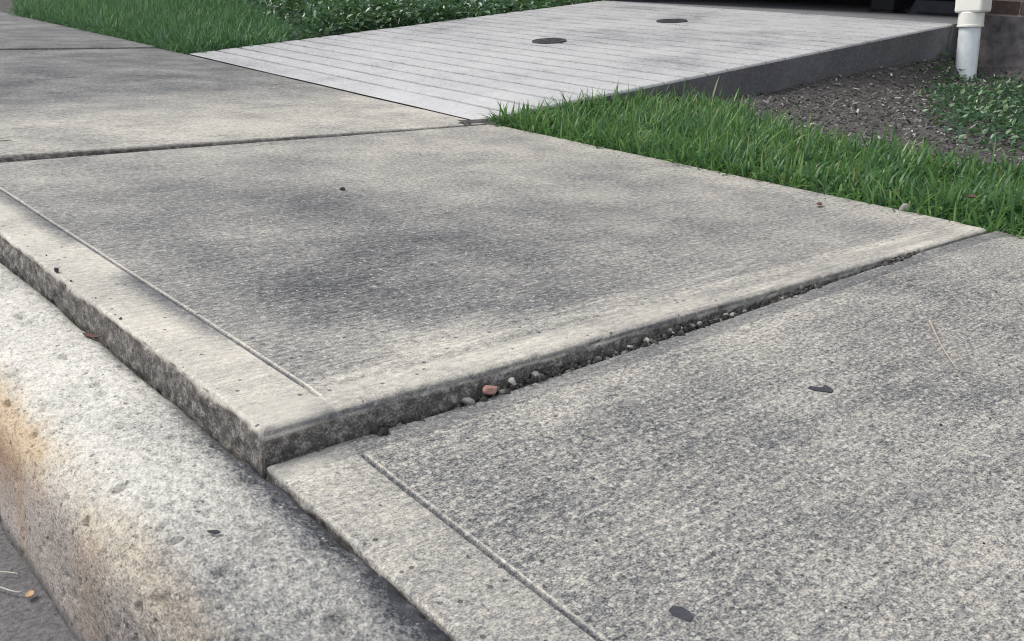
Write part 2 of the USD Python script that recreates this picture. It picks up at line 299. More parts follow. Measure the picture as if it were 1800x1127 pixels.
stain_shade = 0.50 * sstep(0.033, 0.028, e + 0.004 * (nb - 0.5)) * (X > 0) + 0.7 * np.exp(-((e - 0.0315 + 0.004 * (nb - 0.5)) / 0.0016) ** 2) + 0.10 + 0.75 * (nb - 0.42) + 0.9 * (fbm(np.stack([X * 0.12, Y + 0.06 * X, X * 0], -1), 40, 4, 33) - 0.47) + 0.6 * (fbm(np.stack([X, Y, X * 0], -1), 16, 4, 34) - 0.47) + 0.25 * gauss(X, Y, 0.3, -0.18, 0.2, 0.08)
gv = 0.35 + 1.0 * fbm(np.stack([Y, X * 0, X * 0], -1), 30, 3, 18)
wear_shade += 0.75 * gv * np.exp(-((groove_d - 0.0032) / 0.0016) ** 2); stain_shade += 1.2 * np.exp(-((groove_d + 0.0006) / 0.0018) ** 2)  # worn groove ridge, with its shadow painted dark in the cut
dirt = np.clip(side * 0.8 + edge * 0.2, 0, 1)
smooth = np.clip(0.4 * strip + 0.6 * sstep(0.034, 0.028, e) + 0.6 * np.exp(-(groove_d / 0.004) ** 2), 0, 1)
s = obj('slab', (V, F), M_low, pav, True, {'wear_shade': wear_shade, 'stain_shade': stain_shade, 'dirt': dirt, 'smooth': smooth})
tag(s, 'sunken near slab with a smooth tooled margin below the step')
# the slabs further along
for y0, y1, zf, st, lab in ((YJ1 + 0.012, YJ2, z_far, 0.011, 'darker slab beyond the lifted one, beside the ramp'), (YJ2 + 0.012, YJ3, z_far2, 0.016, 'far slab beside the far lawn'), (YJ3 + 0.012, 11.9, z_far2, 0.03, 'furthest slab at the top left')):
    V, F, X, Y, P, side, edge = slab(0.0, y0, y1, zf, 0.006, 0.008, 0.004 if y0 < 4 else 0.01, st, 'far')
    if y0 < 2: V[:, 2] -= 0.002 * np.exp(-((V[:, 1] - 2.98 - 0.03 * X) / 0.006) ** 2) * (P > -0.001)
    nz = fbm(np.stack([X * 0.35, Y, X * 0], -1), 7, 5, 41); nb = fbm(np.stack([X * 0.5, Y, X * 0], -1), 2.2, 4, 42)
    if y0 < 2:
        wear_shade = 0.45 * gauss(Y, X, 1.75, 1.0, 0.35, 1.0) * (0.4 + nz) + 0.2 * sstep(1.3, 1.5, X) * (Y < 2.6)
        stain_shade = 0.75 * sstep(2.0, 3.0, Y) * (0.5 + nz * 0.8) + 0.6 * gauss(X, Y, 0.2, 2.6, 0.5, 0.4) * nz * 1.5  # tone gets darker towards the far end of the slab
        wear_shade += 0.8 * gauss(X, Y, 0.215, 1.70, 0.045, 0.013)
    else:
        wear_shade = 0.3 * gauss(Y, X, y0 - 0.2, 0.9, 0.12, 0.6) * nz; stain_shade = 0.7 * (0.55 + 0.8 * nz)  # darker overall tone for the furthest slabs
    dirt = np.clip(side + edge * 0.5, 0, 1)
    s = obj('slab', (V, F), M_walk, pav, True, {'wear_shade': wear_shade, 'stain_shade': stain_shade, 'dirt': dirt}); tag(s, lab)

# ------------------------------------------------------------------ kerb, road, ground
def kerb():
    prof = [(0.002, -0.14), (0.002, -0.10), (0.001, -0.058), (-0.006, -0.0490), (-0.018, -0.0465), (-0.034, -0.0455), (-0.060, -0.0475), (-0.090, -0.052), (-0.115, -0.058), (-0.134, -0.068), (-0.148, -0.083), (-0.156, -0.103), (-0.160, -0.13), (-0.162, -0.16), (-0.164, -0.19), (-0.166, -0.212), (-0.167, -0.225), (-0.168, -0.24)]
    prof = np.array(prof); t = np.concatenate([[0], np.cumsum(np.linalg.norm(np.diff(prof, axis=0), axis=1))])
    from scipy.interpolate import PchipInterpolator
    u = np.linspace(0, t[-1], 120); px, pz = PchipInterpolator(t, prof[:, 0])(u), PchipInterpolator(t, prof[:, 1])(u)
    ys = np.concatenate([np.linspace(-1.6, -0.55, 60)[:-1], np.linspace(-0.55, 1.3, 640)[:-1], np.linspace(1.3, 12, 160)])
    U, YY = np.meshgrid(u, ys, indexing='ij'); Xk = np.repeat(px[:, None], len(ys), 1); Zk = np.repeat(pz[:, None], len(ys), 1)
    Xk = Xk - 0.0045 * sstep(0.0, 0.06, YY) * sstep(-0.030, -0.004, Xk) * (0.5 + fbm(np.stack([YY, YY * 0, YY * 0], -1), 12, 3, 14))
    # back edge worn hollow near the slab corner
    Zk = Zk + 0.0065 * sstep(-0.090, -0.012, Xk) * sstep(-0.02, 0.03, YY) + 0.056 * np.clip(YY, -1.2, 0) + 0.012 * sstep(0.01, -0.05, YY) * sstep(-0.08, -0.02, Xk)
    Xk = Xk + np.where(Zk > -0.2, 0.006 * (fbm(np.stack([YY * 0, YY, YY * 0], -1), 3.0, 3, 4) - 0.5), 0)
    V = np.stack([Xk, YY, Zk], -1).reshape(-1, 3); nx, ny = Xk.shape
    i = np.arange((nx - 1) * ny).reshape(nx - 1, ny)[:, :-1].ravel(); F = np.stack([i, i + 1, i + ny + 1, i + ny], 1); F = np.vstack([F[:, [0, 1, 2]], F[:, [0, 2, 3]]])
    n = np.array(trimesh.Trimesh(V, F, process=False).vertex_normals)
    if n[60 * ny + 100][2] < 0: F = F[:, ::-1]; n = -n
    rough = fbm(V, 110, 3, 1) - 0.5; lumps = fbm(V, 38, 3, 2) - 0.5; wave = fbm(V, 9, 3, 3) - 0.5
    coarse = sstep(0.1, -0.25, V[:, 1])
    pits = np.maximum(fbm(V, 75, 2, 12) - 0.70, 0)
    V2 = V + n * (0.0022 * rough * (0.7 + coarse) + 0.0042 * lumps * (0.6 + coarse) + 0.009 * wave - 0.045 * pits)[:, None]
    x, y, z = V[:, 0], V[:, 1], V[:, 2]
    ny_ = fbm(np.stack([y * 0, y, y * 0], -1), 7, 3, 5); nn = fbm(V, 12, 4, 6)
    wear_shade = 0.62 * sstep(-0.08, 0.35, y) * (0.5 + 0.9 * nn) + 0.12 + 0.35 * gauss(x, y, -0.10, 0.12, 0.06, 0.2)
    stain_shade = 0.25 * coarse + 0.95 * sstep(-0.046, -0.012, x + 0.02 * (nn - 0.5)) * sstep(0.25, 0.0, y) * (0.6 + nn) + 0.4 * sstep(-0.03, -0.008, x) + 0.7 * gauss(x, y, -0.06, 0.17, 0.03, 0.07) * nn + 0.7 * gauss(x, y, -0.115, -0.22, 0.035, 0.12) * nn * 1.4
    s_ = -z + 0.0
    band = sstep(-0.100, -0.142, x) * sstep(-0.135, -0.07, z + 0.03 * (ny_ - 0.5))
    rust = band * (0.25 + 0.8 * sstep(0.35, 0.65, nn)) * sstep(0.75, 0.2, y) * (0.58 + 0.65 * sstep(0.0, 0.25, y))
    rust += 1.0 * sstep(-0.12, -0.15, x) * sstep(0.23, 0.33, y) * sstep(-0.19, -0.1, z)
    # brown run-off streaks and mauve film on the upright face
    for yc, w, am in ((0.262, 0.022, 0.6), (0.05, 0.05, 0.35), (0.42, 0.03, 0.8)):
        rust += am * np.exp(-((y - yc - 0.15 * (z + 0.1)) / w) ** 2) * sstep(-0.145, -0.158, x) * (0.6 + 0.7 * nn)
    mauve = sstep(-0.146, -0.160, x + 0.006 * (nn - 0.5)) * (0.55 + 0.8 * ny_)
    dirt = np.clip(0.9 * sstep(-0.011, -0.002, x) + 0.8 * sstep(-0.185, -0.21, z) + 0.45 * sstep(-0.024, -0.010, x) * sstep(0.4, 0.6, nn), 0, 1)
    k = obj('kerb', (V2, F), M_kerb, None, True, {'wear_shade': wear_shade, 'stain_shade': stain_shade, 'rust': np.clip(rust, 0, 1.3), 'mauve': np.clip(mauve, 0, 1), 'dirt': dirt})
    tag(k, 'weathered pale concrete kerb with a rounded rust-stained nose', None, None, 'structure')
kerb()
def sheet(x0, x1, y0, y1, nx, ny, zf):
    xs, ys = np.linspace(x0, x1, nx), np.linspace(y0, y1, ny); Xg, Yg = np.meshgrid(xs, ys, indexing='ij')
    V = np.stack([Xg, Yg, zf(Xg, Yg)], -1).reshape(-1, 3); i = np.arange((nx - 1) * ny).reshape(nx - 1, ny)[:, :-1].ravel()
    F = np.stack([i, i + ny, i + ny + 1, i + 1], 1); return V, np.vstack([F[:, [0, 1, 2]], F[:, [0, 2, 3]]])
road = obj('road', sheet(-6, -0.16, -6, 14, 180, 300, lambda x, y: -0.212 + 0.004 * (fbm(np.stack([x, y, x * 0], -1), 12, 3) - 0.5) + 0.02 * np.clip(-x - 0.3, 0, 3)), M_road, None, True)
tag(road, 'dark asphalt gutter along the kerb foot', None, None, 'structure')
gr = obj('ground', sheet(-400, 400, -400, 400, 5, 5, lambda x, y: -0.26 + 0 * x), M_road); tag(gr, 'ground stretching away under the street', None, None, 'structure')

def z_soil(x, y):
    right = np.interp(x, [1.4, 1.56, 2.2, 3.2, 4.0, 4.40, 4.49], [-0.045, -0.02, 0.005, 0.025, 0.032, 0.045, 0.115])
    right = right + (np.interp(x, [2.2, 3.0, 3.4, 3.75, 4.13, 4.5], [0.008, 0.03, 0.075, 0.10, 0.128, 0.14]) - right) * sstep(1.40, 1.54, y)
    left = np.interp(x, [1.5, 1.7, 2.6, 4.5], [-0.03, -0.01, 0.03, 0.12])
    return np.where(y < 2.5, right, left) + 0.022 * (fbm(np.stack([x, y, x * 0], -1), 9, 4, 3) - 0.5)
for y0, y1, ny, lab in ((-3.0, 1.548, 190, 'dark mulch soil between the grass and the building'), (3.86, 13, 240, 'dark soil under the far lawn and ground cover')):
    b = obj('soil_bed', sheet(1.42 if y0 < 0 else 1.50, 4.52, y0, y1, 130, ny, z_soil), M_soil, None, True); tag(b, lab, None, None, 'structure')
b = obj('subsoil', sheet(-0.03, 1.6, -1.5, 12, 60, 200, lambda x, y: -0.085 + 0.02 * np.clip(x / 1.5, 0, 1) + 0.02 * (fbm(np.stack([x, y, x * 0], -1), 40, 3) - 0.5)), M_soil, None, True)
tag(b, 'dark dirt filling the joints under the pavement slabs', None, None, 'structure')

# ------------------------------------------------------------------ concrete ramp
XT, ZT = 4.375, 0.288
YR0, YR1 = 1.552, 3.878
def ramp():
    root = tag(empty('concrete_ramp'), 'pale concrete ramp scored with cross grooves rising to the garage', None, None, 'structure')
    s0 = lambda y: 1.492 + 0.0475 * (y - YR0)
    gx = [1.64 - 1.492 + 0.118 * i for i in range(24)]
    us = [0, 0.002, 0.006]
    Lr = XT - 1.492
    t = 0.006
    while t < Lr - 0.01:
        d = min(abs(t - g_) for g_ in gx); t += 0.0022 if d < 0.011 else 0.009
        us.append(min(t, Lr))
    us = sorted(set(us + [Lr])); us = np.array(us)
    th = np.linspace(0, math.pi / 2, 5); r = 0.010
    vy = np.concatenate([YR0 + r - r * np.cos(th), np.linspace(YR0 + 0.03, YR1 - 0.03, 170), YR1 - r + r * np.cos(th[::-1])])
    vz = np.concatenate([-r + r * np.sin(th), np.zeros(170), (-r + r * np.sin(th[::-1]))])
    U, Yv = np.meshgrid(us, vy, indexing='ij')
    Xr = s0(Yv) + U * (XT - s0(Yv)) / Lr
    Z = ZT * np.power(U / Lr, 1.0) + 0.004 + vz[None, :]
    wob = 0.006 * (fbm(np.stack([Yv, U * 0, U * 0], -1), 2.5, 3, 2) - 0.5)
    depth = 0.25 + 1.5 * fbm(np.stack([U * 3, Yv * 2.2, U * 0], -1), 1.6, 3, 5)
    for g_ in gx:
        d = U - g_ - wob
        Z = Z - 0.007 * depth * np.exp(-(d / 0.0055) ** 2) * (np.abs(d) < 0.02)
    Z += 0.003 * (fbm(np.stack([Xr, Yv, U * 0], -1), 3, 4, 7) - 0.5)
    V = np.stack([Xr, Yv, Z], -1).reshape(-1, 3); nx, ny = Xr.shape
    i = np.arange((nx - 1) * ny).reshape(nx - 1, ny)[:, :-1].ravel(); F = np.stack([i, i + ny, i + ny + 1, i + 1], 1); F = np.vstack([F[:, [0, 1, 2]], F[:, [0, 2, 3]]])
    x, y, u = V[:, 0], V[:, 1], U.ravel()
    gd = np.min(np.abs((u - wob.ravel())[:, None] - np.array(gx)[None]), 1)
    dep = depth.ravel()
    nn = fbm(np.stack([x, y * 0.5, x * 0], -1), 4, 5, 61)
    stain_shade = 0.9 * np.exp(-(gd / 0.007) ** 2) * dep + 0.4 * sstep(0.5, 0.68, nn) * sstep(2.0, 3.2, x) + 0.6 * gauss(x, y, 3.0, 1.85, 0.5, 0.14) * nn * 1.4 + 0.5 * gauss(x, y, 1.62, 3.0, 0.07, 0.5) * (0.4 + nn)
    stain_shade += 0.5 * sstep(3.0, 3.9, y) * nn + 0.55 * (fbm(np.stack([x * 0.6, y * 0.35, x * 0], -1), 9, 5, 66) - 0.42)
    wear_shade = 0.3 * sstep(2.0, 1.5, x) * sstep(2.6, 1.8, y) + 0.1
    dirt = 0.95 * np.exp(-(gd / 0.0055) ** 2) * np.clip(dep, 0, 1) + 0.45 * sstep(0.004, 0.0, u)
    obj('ramp_surface', (V, F), M_ramp, root, True, {'wear_shade': wear_shade, 'stain_shade': stain_shade, 'dirt': np.clip(dirt, 0, 1)})
    # side walls and the front lip
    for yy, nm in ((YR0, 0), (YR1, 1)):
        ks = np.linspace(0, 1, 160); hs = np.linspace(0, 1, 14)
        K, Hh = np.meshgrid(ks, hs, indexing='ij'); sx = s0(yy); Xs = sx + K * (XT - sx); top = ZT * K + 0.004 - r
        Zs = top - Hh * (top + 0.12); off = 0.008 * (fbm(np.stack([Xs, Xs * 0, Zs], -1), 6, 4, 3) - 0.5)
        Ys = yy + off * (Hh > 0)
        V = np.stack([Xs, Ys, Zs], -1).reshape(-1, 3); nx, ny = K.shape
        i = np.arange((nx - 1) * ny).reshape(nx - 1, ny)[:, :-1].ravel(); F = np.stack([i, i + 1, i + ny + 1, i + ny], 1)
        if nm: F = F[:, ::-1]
        w = np.zeros(len(V)); obj('ramp_side', (V, F), M_ramp, root, True, {'wear_shade': w, 'stain_shade': w + 1.32 + 0.5 * fbm(V, 3, 3, 2), 'dirt': w + 0.2, 'smooth': w + 1})  # shade of the upright side is painted into the concrete as a dark tone
    ks = np.linspace(YR0, YR1, 40)
    V = np.array([(s0(y), y, z) for y in ks for z in (-0.006 + 0.004 - 0.004, -0.1)]); F = np.array([(2 * i, 2 * i + 2, 2 * i + 3, 2 * i + 1) for i in range(39)])[:, ::-1]
    w = np.zeros(len(V)); obj('ramp_lip', (V, F), M_ramp, root, False, {'wear_shade': w, 'stain_shade': w + 0.6, 'dirt': w + 0.8})
ramp()
def z_ramp(x): return ZT * (x - 1.51) / (XT - 1.51) + 0.004
for (cx, cy), lab in (((2.848, 2.705), 'round dark iron cover in the ramp, nearer of the two'), ((3.75, 2.748), 'round dark iron cover in the ramp, closer to the garage opening')):
    c = tag(empty('drain_cover', (cx, cy, z_ramp(cx))), lab, 'drain cover')
    a = -math.atan(ZT / (XT - 1.5)); R = trimesh.transformations.rotation_matrix(a, (0, 1, 0))
    ring = trimesh.creation.annulus(0.068, 0.080, 0.010, sections=48); ring.apply_transform(R); obj('rim', ring, M_iron, c, 30)
    lid = trimesh.creation.cylinder(0.0672, 0.007, sections=48)
    bars = [box(-0.05 + 0.02 * k - 0.004, -0.05 + 0.02 * k + 0.004, -0.045 + 0.006 * abs(k - 2.5), 0.045 - 0.006 * abs(k - 2.5), 0.0036, 0.0056) for k in range(6)]
    lid.apply_transform(R); obj('lid', lid, M_iron, c, 30)
    rib = trimesh.util.concatenate(bars); rib.apply_transform(R); obj('ribs', rib, M_iron, c)

# ------------------------------------------------------------------ building with the garage opening
WX, FR, FL = 4.50, 0.338, 0.215
def building():
    B = tag(empty('brick_building'), 'brown brick building with a dark garage opening above the ramp', 'building')
    obj('foundation', box(WX - 0.012, WX + 0.3, -9, YR0 - 0.02, -0.2, FR), M_found, B)
    obj('foundation', box(WX - 0.012, WX + 0.3, YR1 + 0.06, 16, -0.2, FL), M_found, B)
    obj('mortar_bed', box(WX + 0.006, WX + 0.28, -9, YR0 - 0.03, FR, 1.0), M_mortar, B)
    obj('mortar_bed', box(WX + 0.006, WX + 0.28, YR1 + 0.07, 16, FL, 1.0), M_mortar, B)
    rs = np.random.RandomState(5)
    def bricks(ya, yb, z0, rows, off):
        for k in range(rows):
            y = yb - off - 0.21 + (0.105 if k % 2 else 0) + 0.21 * 2
            while y > ya:
                a0, a1 = max(ya, y), min(yb, y + 0.2)
                if a1 - a0 > 0.03:
                    j = rs.uniform(-0.0025, 0.0025)
                    b = box(WX - 0.002 + j, WX + 0.05, a0, a1, z0 + 0.0667 * k + 0.010, z0 + 0.0667 * k + 0.0667)
                    obj('brick', b, MB[rs.randint(len(MB))], B)
                y -= 0.21
    MB = [simple('brick_clay_%s' % n_, c_, 0.88, 0.16, 45.0, 0.2, 0.0015) for n_, c_ in (('brown', (0.115, 0.080, 0.068)), ('dark', (0.085, 0.062, 0.055)), ('red', (0.14, 0.088, 0.07)))]
    bricks(-0.10, YR0 - 0.032, FR, 8, 0.205)
    bricks(YR1 + 0.072, 5.9, FL, 8, 0.16)
    g = G(); q = g.map(g.pos(), rot=(0, 0, 0)); sx = g.add('separate_xyz', 'y', vector=q); sz = g.add('separate_xyz', 'z', vector=q)
    uv = g.add('combine_xyz', 'vector', x=sx, y=sz)
    bt = g.add('brick_texture', 'color', vector=uv, scale=1.0, color1=(0.115, 0.080, 0.068), color2=(0.085, 0.06, 0.055), mortar=(0.36, 0.31, 0.29), mortar_size=0.01, brick_width=0.21, row_height=0.0667)
    mt = g.build('far_brickwork', g.add('principled_bsdf', 'BSDF', base_color=bt, roughness=0.9))
    obj('brick_wall', box(WX - 0.001, WX + 0.3, -9, -0.104, FR + 0.002, 1.0), mt, B)
    obj('brick_wall', box(WX - 0.001, WX + 0.3, 5.904, 16, FL + 0.002, 1.0), mt, B)
    obj('brick_wall', box(WX - 0.001, WX + 0.3, -9, YR0 - 0.03, 1.002, 3.2), mt, B)
    obj('brick_wall', box(WX - 0.001, WX + 0.3, YR1 + 0.07, 16, 1.002, 3.2), mt, B)
    obj('lintel', box(WX - 0.004, WX + 0.31, YR0 - 0.03, YR1 + 0.07, 2.35, 3.2), mt, B)
    obj('roof', box(WX - 0.45, 11.5, -9.3, 16.3, 3.202, 3.4), M_darkgrey, B)
    # the garage room behind the opening
    fl = trimesh.util.concatenate([box(XT + 0.001, WX + 0.32, YR0 + 0.001, YR1 - 0.001, 0.10, ZT + 0.003), box(WX + 0.32, 9.3, 0.7, 5.6, 0.10, ZT + 0.003)]); obj('garage_floor', fl, M_floor, B)
    obj('garage_wall', box(9.3, 9.5, 0.5, 5.8, 0.1, 3.2), M_room, B)
    obj('garage_wall', box(WX + 0.31, 9.3, 0.5, 0.7, 0.1, 3.2), M_room, B); obj('garage_wall', box(WX + 0.31, 9.3, 5.6, 5.8, 0.1, 3.2), M_room, B)
    obj('garage_ceiling', box(WX + 0.31, 9.3, 0.7, 5.6, 2.5, 2.6), M_room, B)
    for ya, yb in ((YR0 - 0.019, YR0 + 0.03), (YR1 + 0.0, YR1 + 0.059)):
        obj('door_jamb', box(WX - 0.006, WX + 0.28, ya, yb, ZT + 0.004, 2.349), M_darkgrey, B)
building()
def rounded(bx, r):
    import manifold3d as m3
    lo, hi = bx.bounds; return m3.Manifold.hull_points(np.concatenate([trimesh.creation.icosphere(2, r).vertices + np.array([x, y, z]) for x in (lo[0] + r, hi[0] - r) for y in (lo[1] + r, hi[1] - r) for z in (lo[2] + r, hi[2] - r)]))
p = tag(empty('post', (6.08, 2.865, ZT + 0.003)), 'black square post on the shaded garage floor', 'post')
obj('shaft', rounded(box(-0.075, 0.075, -0.085, 0.085, 0.012, 2.2), 0.01), M_black, p, 30)
obj('base_plate', rounded(box(-0.085, 0.085, -0.095, 0.095, 0, 0.0118), 0.004), M_black, p, 30)
w = tag(empty('wheel_stop', (6.14, 2.02, ZT + 0.003)), 'low dark grey block with sloped ends beside the black post', 'wheel stop')
import shapely.geometry as sg
pr = trimesh.creation.extrude_polygon(sg.Polygon([(-0.72, 0), (0.72, 0), (0.68, 0.085), (-0.68, 0.085)]).buffer(0.004), 0.16, engine='earcut')
pr.apply_transform(trimesh.transformations.rotation_matrix(math.pi / 2, (1, 0, 0))); pr.apply_transform(trimesh.transformations.rotation_matrix(math.pi / 2, (0, 0, 1)))
obj('block', pr, M_darkgrey, w, 30)
obj('edge_strip', box(0.1605, 0.166, -0.66, 0.66, 0.0, 0.02), M_black, w) if False else obj('edge_strip', box(-0.006, -0.0005, -0.66, 0.66, 0.002, 0.018), M_black, w)

# ------------------------------------------------------------------ drain pipe
def lathe(prof, n=40): return trimesh.creation.revolve(np.array(prof), sections=n)
def drainpipe():
    d = empty('drainpipe', (4.375, 1.444, 0.03)); lean = Gf.Vec3d(0, 0, 0)
    UsdGeom.Xformable(d).AddRotateXYZOp().Set(Gf.Vec3f(-5.0, 0, 0))
    tag(d, 'white plastic drainpipe standing in the bed at the ramp end', 'drainpipe')
    obj('lower_pipe', lathe([(0.0485, -0.02), (0.0485, 0.262), (0.0, 0.262)]), M_pvclow, d, 40)
    obj('collar', lathe([(0.049, 0.254), (0.0575, 0.254), (0.0590, 0.256), (0.0590, 0.2625), (0.0568, 0.264), (0.0568, 0.317), (0.054, 0.321), (0.0, 0.321)]), M_pvc, d, 30)
    ad = rounded(box(-0.055, 0.055, -0.068, 0.060, 0.318, 0.50), 0.012); obj('square_adapter', ad, M_pvc, d, 40)
    obj('upper_pipe', rounded(box(-0.046, 0.046, -0.052, 0.050, 0.49, 2.95), 0.012), M_pvc, d, 40)
drainpipe()

# ------------------------------------------------------------------ grass, ground cover, mulch
def blades(base, L, wd, head, lean, curl, seg=4):
    n = len(base); t = np.linspace(0, 1, seg + 1)
    ang = lean[:, None] + curl[:, None] * t[None]                     # angle from vertical along the blade
    st = L[:, None] / seg
    dx = np.concatenate([np.zeros((n, 1)), np.cumsum(np.sin(ang[:, :-1]) * st, 1)], 1); dz = np.concatenate([np.zeros((n, 1)), np.cumsum(np.cos(ang[:, :-1]) * st, 1)], 1)
    cx, cy = np.cos(head), np.sin(head)
    mid = base[:, None] + np.stack([dx * cx[:, None], dx * cy[:, None], dz], -1)
    w = wd[:, None] * np.array([0.75, 1.0, 0.9, 0.6, 0.05])[None, :seg + 1] * 0.5
    sd = np.stack([-cy, cx, 0 * cx], -1)[:, None] * w[..., None]
    V = np.stack([mid - sd, mid + sd], 2).reshape(n, -1, 3); m = V.shape[1]
    f = np.concatenate([[[2 * i, 2 * i + 1, 2 * i + 3], [2 * i, 2 * i + 3, 2 * i + 2]] for i in range(seg)])
    F = (f[None] + (np.arange(n) * m)[:, None, None]).reshape(-1, 3); return V.reshape(-1, 3), F
def lawn(n, region, Lr, Wr, seed, out=None):
    rs = np.random.RandomState(seed); pts = region(rs, n); n = len(pts)
    z = z_soil(pts[:, 0], pts[:, 1]); base = np.column_stack([pts, z - 0.004])
    cl = fbm(base, 7, 3, seed)
    L = rs.uniform(*Lr, n) * (0.35 + 1.3 * cl); wd = rs.uniform(*Wr, n); head = rs.uniform(0, 2 * math.pi, n)
    big = fbm(base, 3.5, 2, seed + 1) * 4 * math.pi; head = np.where(rs.rand(n) < 0.15, big + rs.normal(0, 0.8, n), head)
    if out is not None: head = np.where(out(pts, rs), math.pi + rs.normal(0, 0.9, n), head)
    return blades(base, L, wd, head, np.abs(rs.normal(0.58, 0.42, n)), np.clip(rs.normal(1.45, 1.0, n), -0.4, 3.2))
def reg_right(rs, n):
    p = np.column_stack([rs.uniform(1.525, 2.75, n * 2), rs.uniform(-1.3, 1.54, n * 2)])
    lim = 2.12 + 0.28 * sstep(0.6, 1.5, p[:, 1]) + 0.30 * (fbm(np.column_stack([p * [0.4, 1], p[:, 0] * 0]), 3, 3, 2) - 0.5) + rs.normal(0, 0.06, len(p))
    den = 0.55 + 0.75 * fbm(np.column_stack([p, p[:, 0] * 0]), 6, 3, 9)
    e = edge_x(p[:, 1]) - 0.012 + 0.05 * (fbm(np.column_stack([p[:, 1], p[:, 1] * 0, p[:, 1] * 0]), 14, 3, 4) - 0.45)
    return p[(p[:, 0] < lim) & (rs.rand(len(p)) < den) & (p[:, 0] > e)][:n]
V, F = lawn(24000, reg_right, (0.045, 0.090), (0.0036, 0.0068), 3, lambda p, rs: (p[:, 0] < edge_x(p[:, 1]) + 0.07) & (rs.rand(len(p)) < 0.7))
V2, F2 = lawn(900, reg_right, (0.08, 0.125), (0.0050, 0.0075), 5, lambda p, rs: (p[:, 0] < edge_x(p[:, 1]) + 0.08) & (rs.rand(len(p)) < 0.6)); F = np.vstack([F, F2 + len(V)]); V = np.vstack([V, V2])
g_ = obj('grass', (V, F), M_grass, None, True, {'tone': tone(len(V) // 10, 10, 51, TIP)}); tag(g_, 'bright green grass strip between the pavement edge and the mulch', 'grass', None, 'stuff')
def reg_left(rs, n):
    p = np.column_stack([rs.uniform(1.56, 4.2, n * 3), rs.uniform(3.885, 11.5, n * 3)])
    e = edge_x(p[:, 1]) + 0.01 + np.maximum(0, p[:, 1] - 7.0) * 0.27
    lim = np.interp(p[:, 1], [3.9, 4.4, 6, 7.5, 11], [2.15, 2.45, 3.05, 3.4, 4.2]) + 0.25 * (fbm(np.column_stack([p, p[:, 0] * 0]), 3, 3, 2) - 0.5)
    return p[(p[:, 0] < lim) & (p[:, 0] > e)][:n]
V, F = lawn(52000, reg_left, (0.09, 0.17), (0.004, 0.0065), 8, lambda p, rs: (p[:, 0] < edge_x(p[:, 1]) + 0.06) & (rs.rand(len(p)) < 0.4))
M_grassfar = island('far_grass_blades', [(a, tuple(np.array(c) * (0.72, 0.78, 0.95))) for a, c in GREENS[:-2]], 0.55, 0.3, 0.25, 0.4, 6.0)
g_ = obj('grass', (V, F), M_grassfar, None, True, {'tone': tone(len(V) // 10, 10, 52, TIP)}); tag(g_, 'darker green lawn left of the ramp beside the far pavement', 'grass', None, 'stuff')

def leaves(base, size, seed, up=0.55):
    rs = np.random.RandomState(seed); n = len(base)
    h = rs.uniform(0, 2 * math.pi, n); tilt = rs.normal(0.15, up, n); roll = rs.normal(0, 0.4, n); s = size * rs.uniform(0.6, 1.25, n)
    f = np.stack([np.cos(h) * np.cos(tilt), np.sin(h) * np.cos(tilt), np.sin(tilt)], -1); side = np.stack([-np.sin(h), np.cos(h), 0 * h], -1)
    nn = np.cross(f, side); side = side * np.cos(roll)[:, None] + nn * np.sin(roll)[:, None]; nn = np.cross(f, side)
    P = []
    for a, b_, c in ((0, 0, 0), (0.35, 0.26, 0.06), (0.35, -0.26, 0.06), (0.7, 0.2, 0.04), (0.7, -0.2, 0.04), (1.0, 0, -0.08), (0.5, 0, -0.02)):
        P.append(base + s[:, None] * (a * f + b_ * side + c * nn))
    V = np.stack(P, 1).reshape(-1, 3); ff = np.array([(0, 6, 1), (0, 2, 6), (1, 6, 3), (2, 4, 6), (3, 6, 5), (6, 4, 5)])
    return V, (ff[None] + (np.arange(n) * 7)[:, None, None]).reshape(-1, 3)
def cover(n, x0, x1, y0, y1, inside, hmax, size, seed, label):
    rs = np.random.RandomState(seed); p = np.column_stack([rs.uniform(x0, x1, n * 3), rs.uniform(y0, y1, n * 3)])
    dens = inside(p); p = p[rs.rand(len(p)) < dens][:n]; d2 = inside(p)
    hh = hmax * (0.35 + 1.0 * fbm(np.column_stack([p, p[:, 0] * 0]), 5, 3, seed)) * np.clip(d2 * 1.3, 0.15, 1)
    z = z_soil(p[:, 0], p[:, 1]) + hh * np.power(rs.rand(len(p)), 0.6) + 0.004
    V, F = leaves(np.column_stack([p, z]), size, seed)
    tag(obj('ground_cover', (V, F), M_leaf, None, True, {'tone': tone(len(V) // 7, 7, seed)}), label, 'ground cover', None, 'stuff')
def in_left(p):
    lim = np.interp(p[:, 1], [3.9, 4.4, 6, 7.5, 11], [2.10, 2.42, 3.0, 3.35, 4.1]); return sstep(-0.1, 0.25, p[:, 0] - lim + 0.5 * (fbm(np.column_stack([p, p[:, 0] * 0]), 2.5, 3, 4) - 0.5))
cover(46000, 2.0, 4.47, 3.90, 11, in_left, 0.20, 0.042, 17, 'dense leafy ground cover left of the ramp in front of the wall')
def in_right(p):
    a = p[:, 0] - np.interp(p[:, 1], [-1.0, 0.45, 0.75, 1.05, 1.35, 1.5], [2.2, 2.45, 2.75, 3.2, 3.75, 4.0])
    return sstep(-0.12, 0.3, a + 0.5 * (fbm(np.column_stack([p, p[:, 0] * 0]), 4, 3, 6) - 0.5)) * 0.8 * (1 - 0.8 * gauss(p[:, 0], p[:, 1], 4.1, 1.3, 0.28, 0.2))
cover(15000, 2.15, 4.43, -1.2, 1.53, in_right, 0.034, 0.026, 23, 'low leafy ground cover around the foot of the drainpipe')
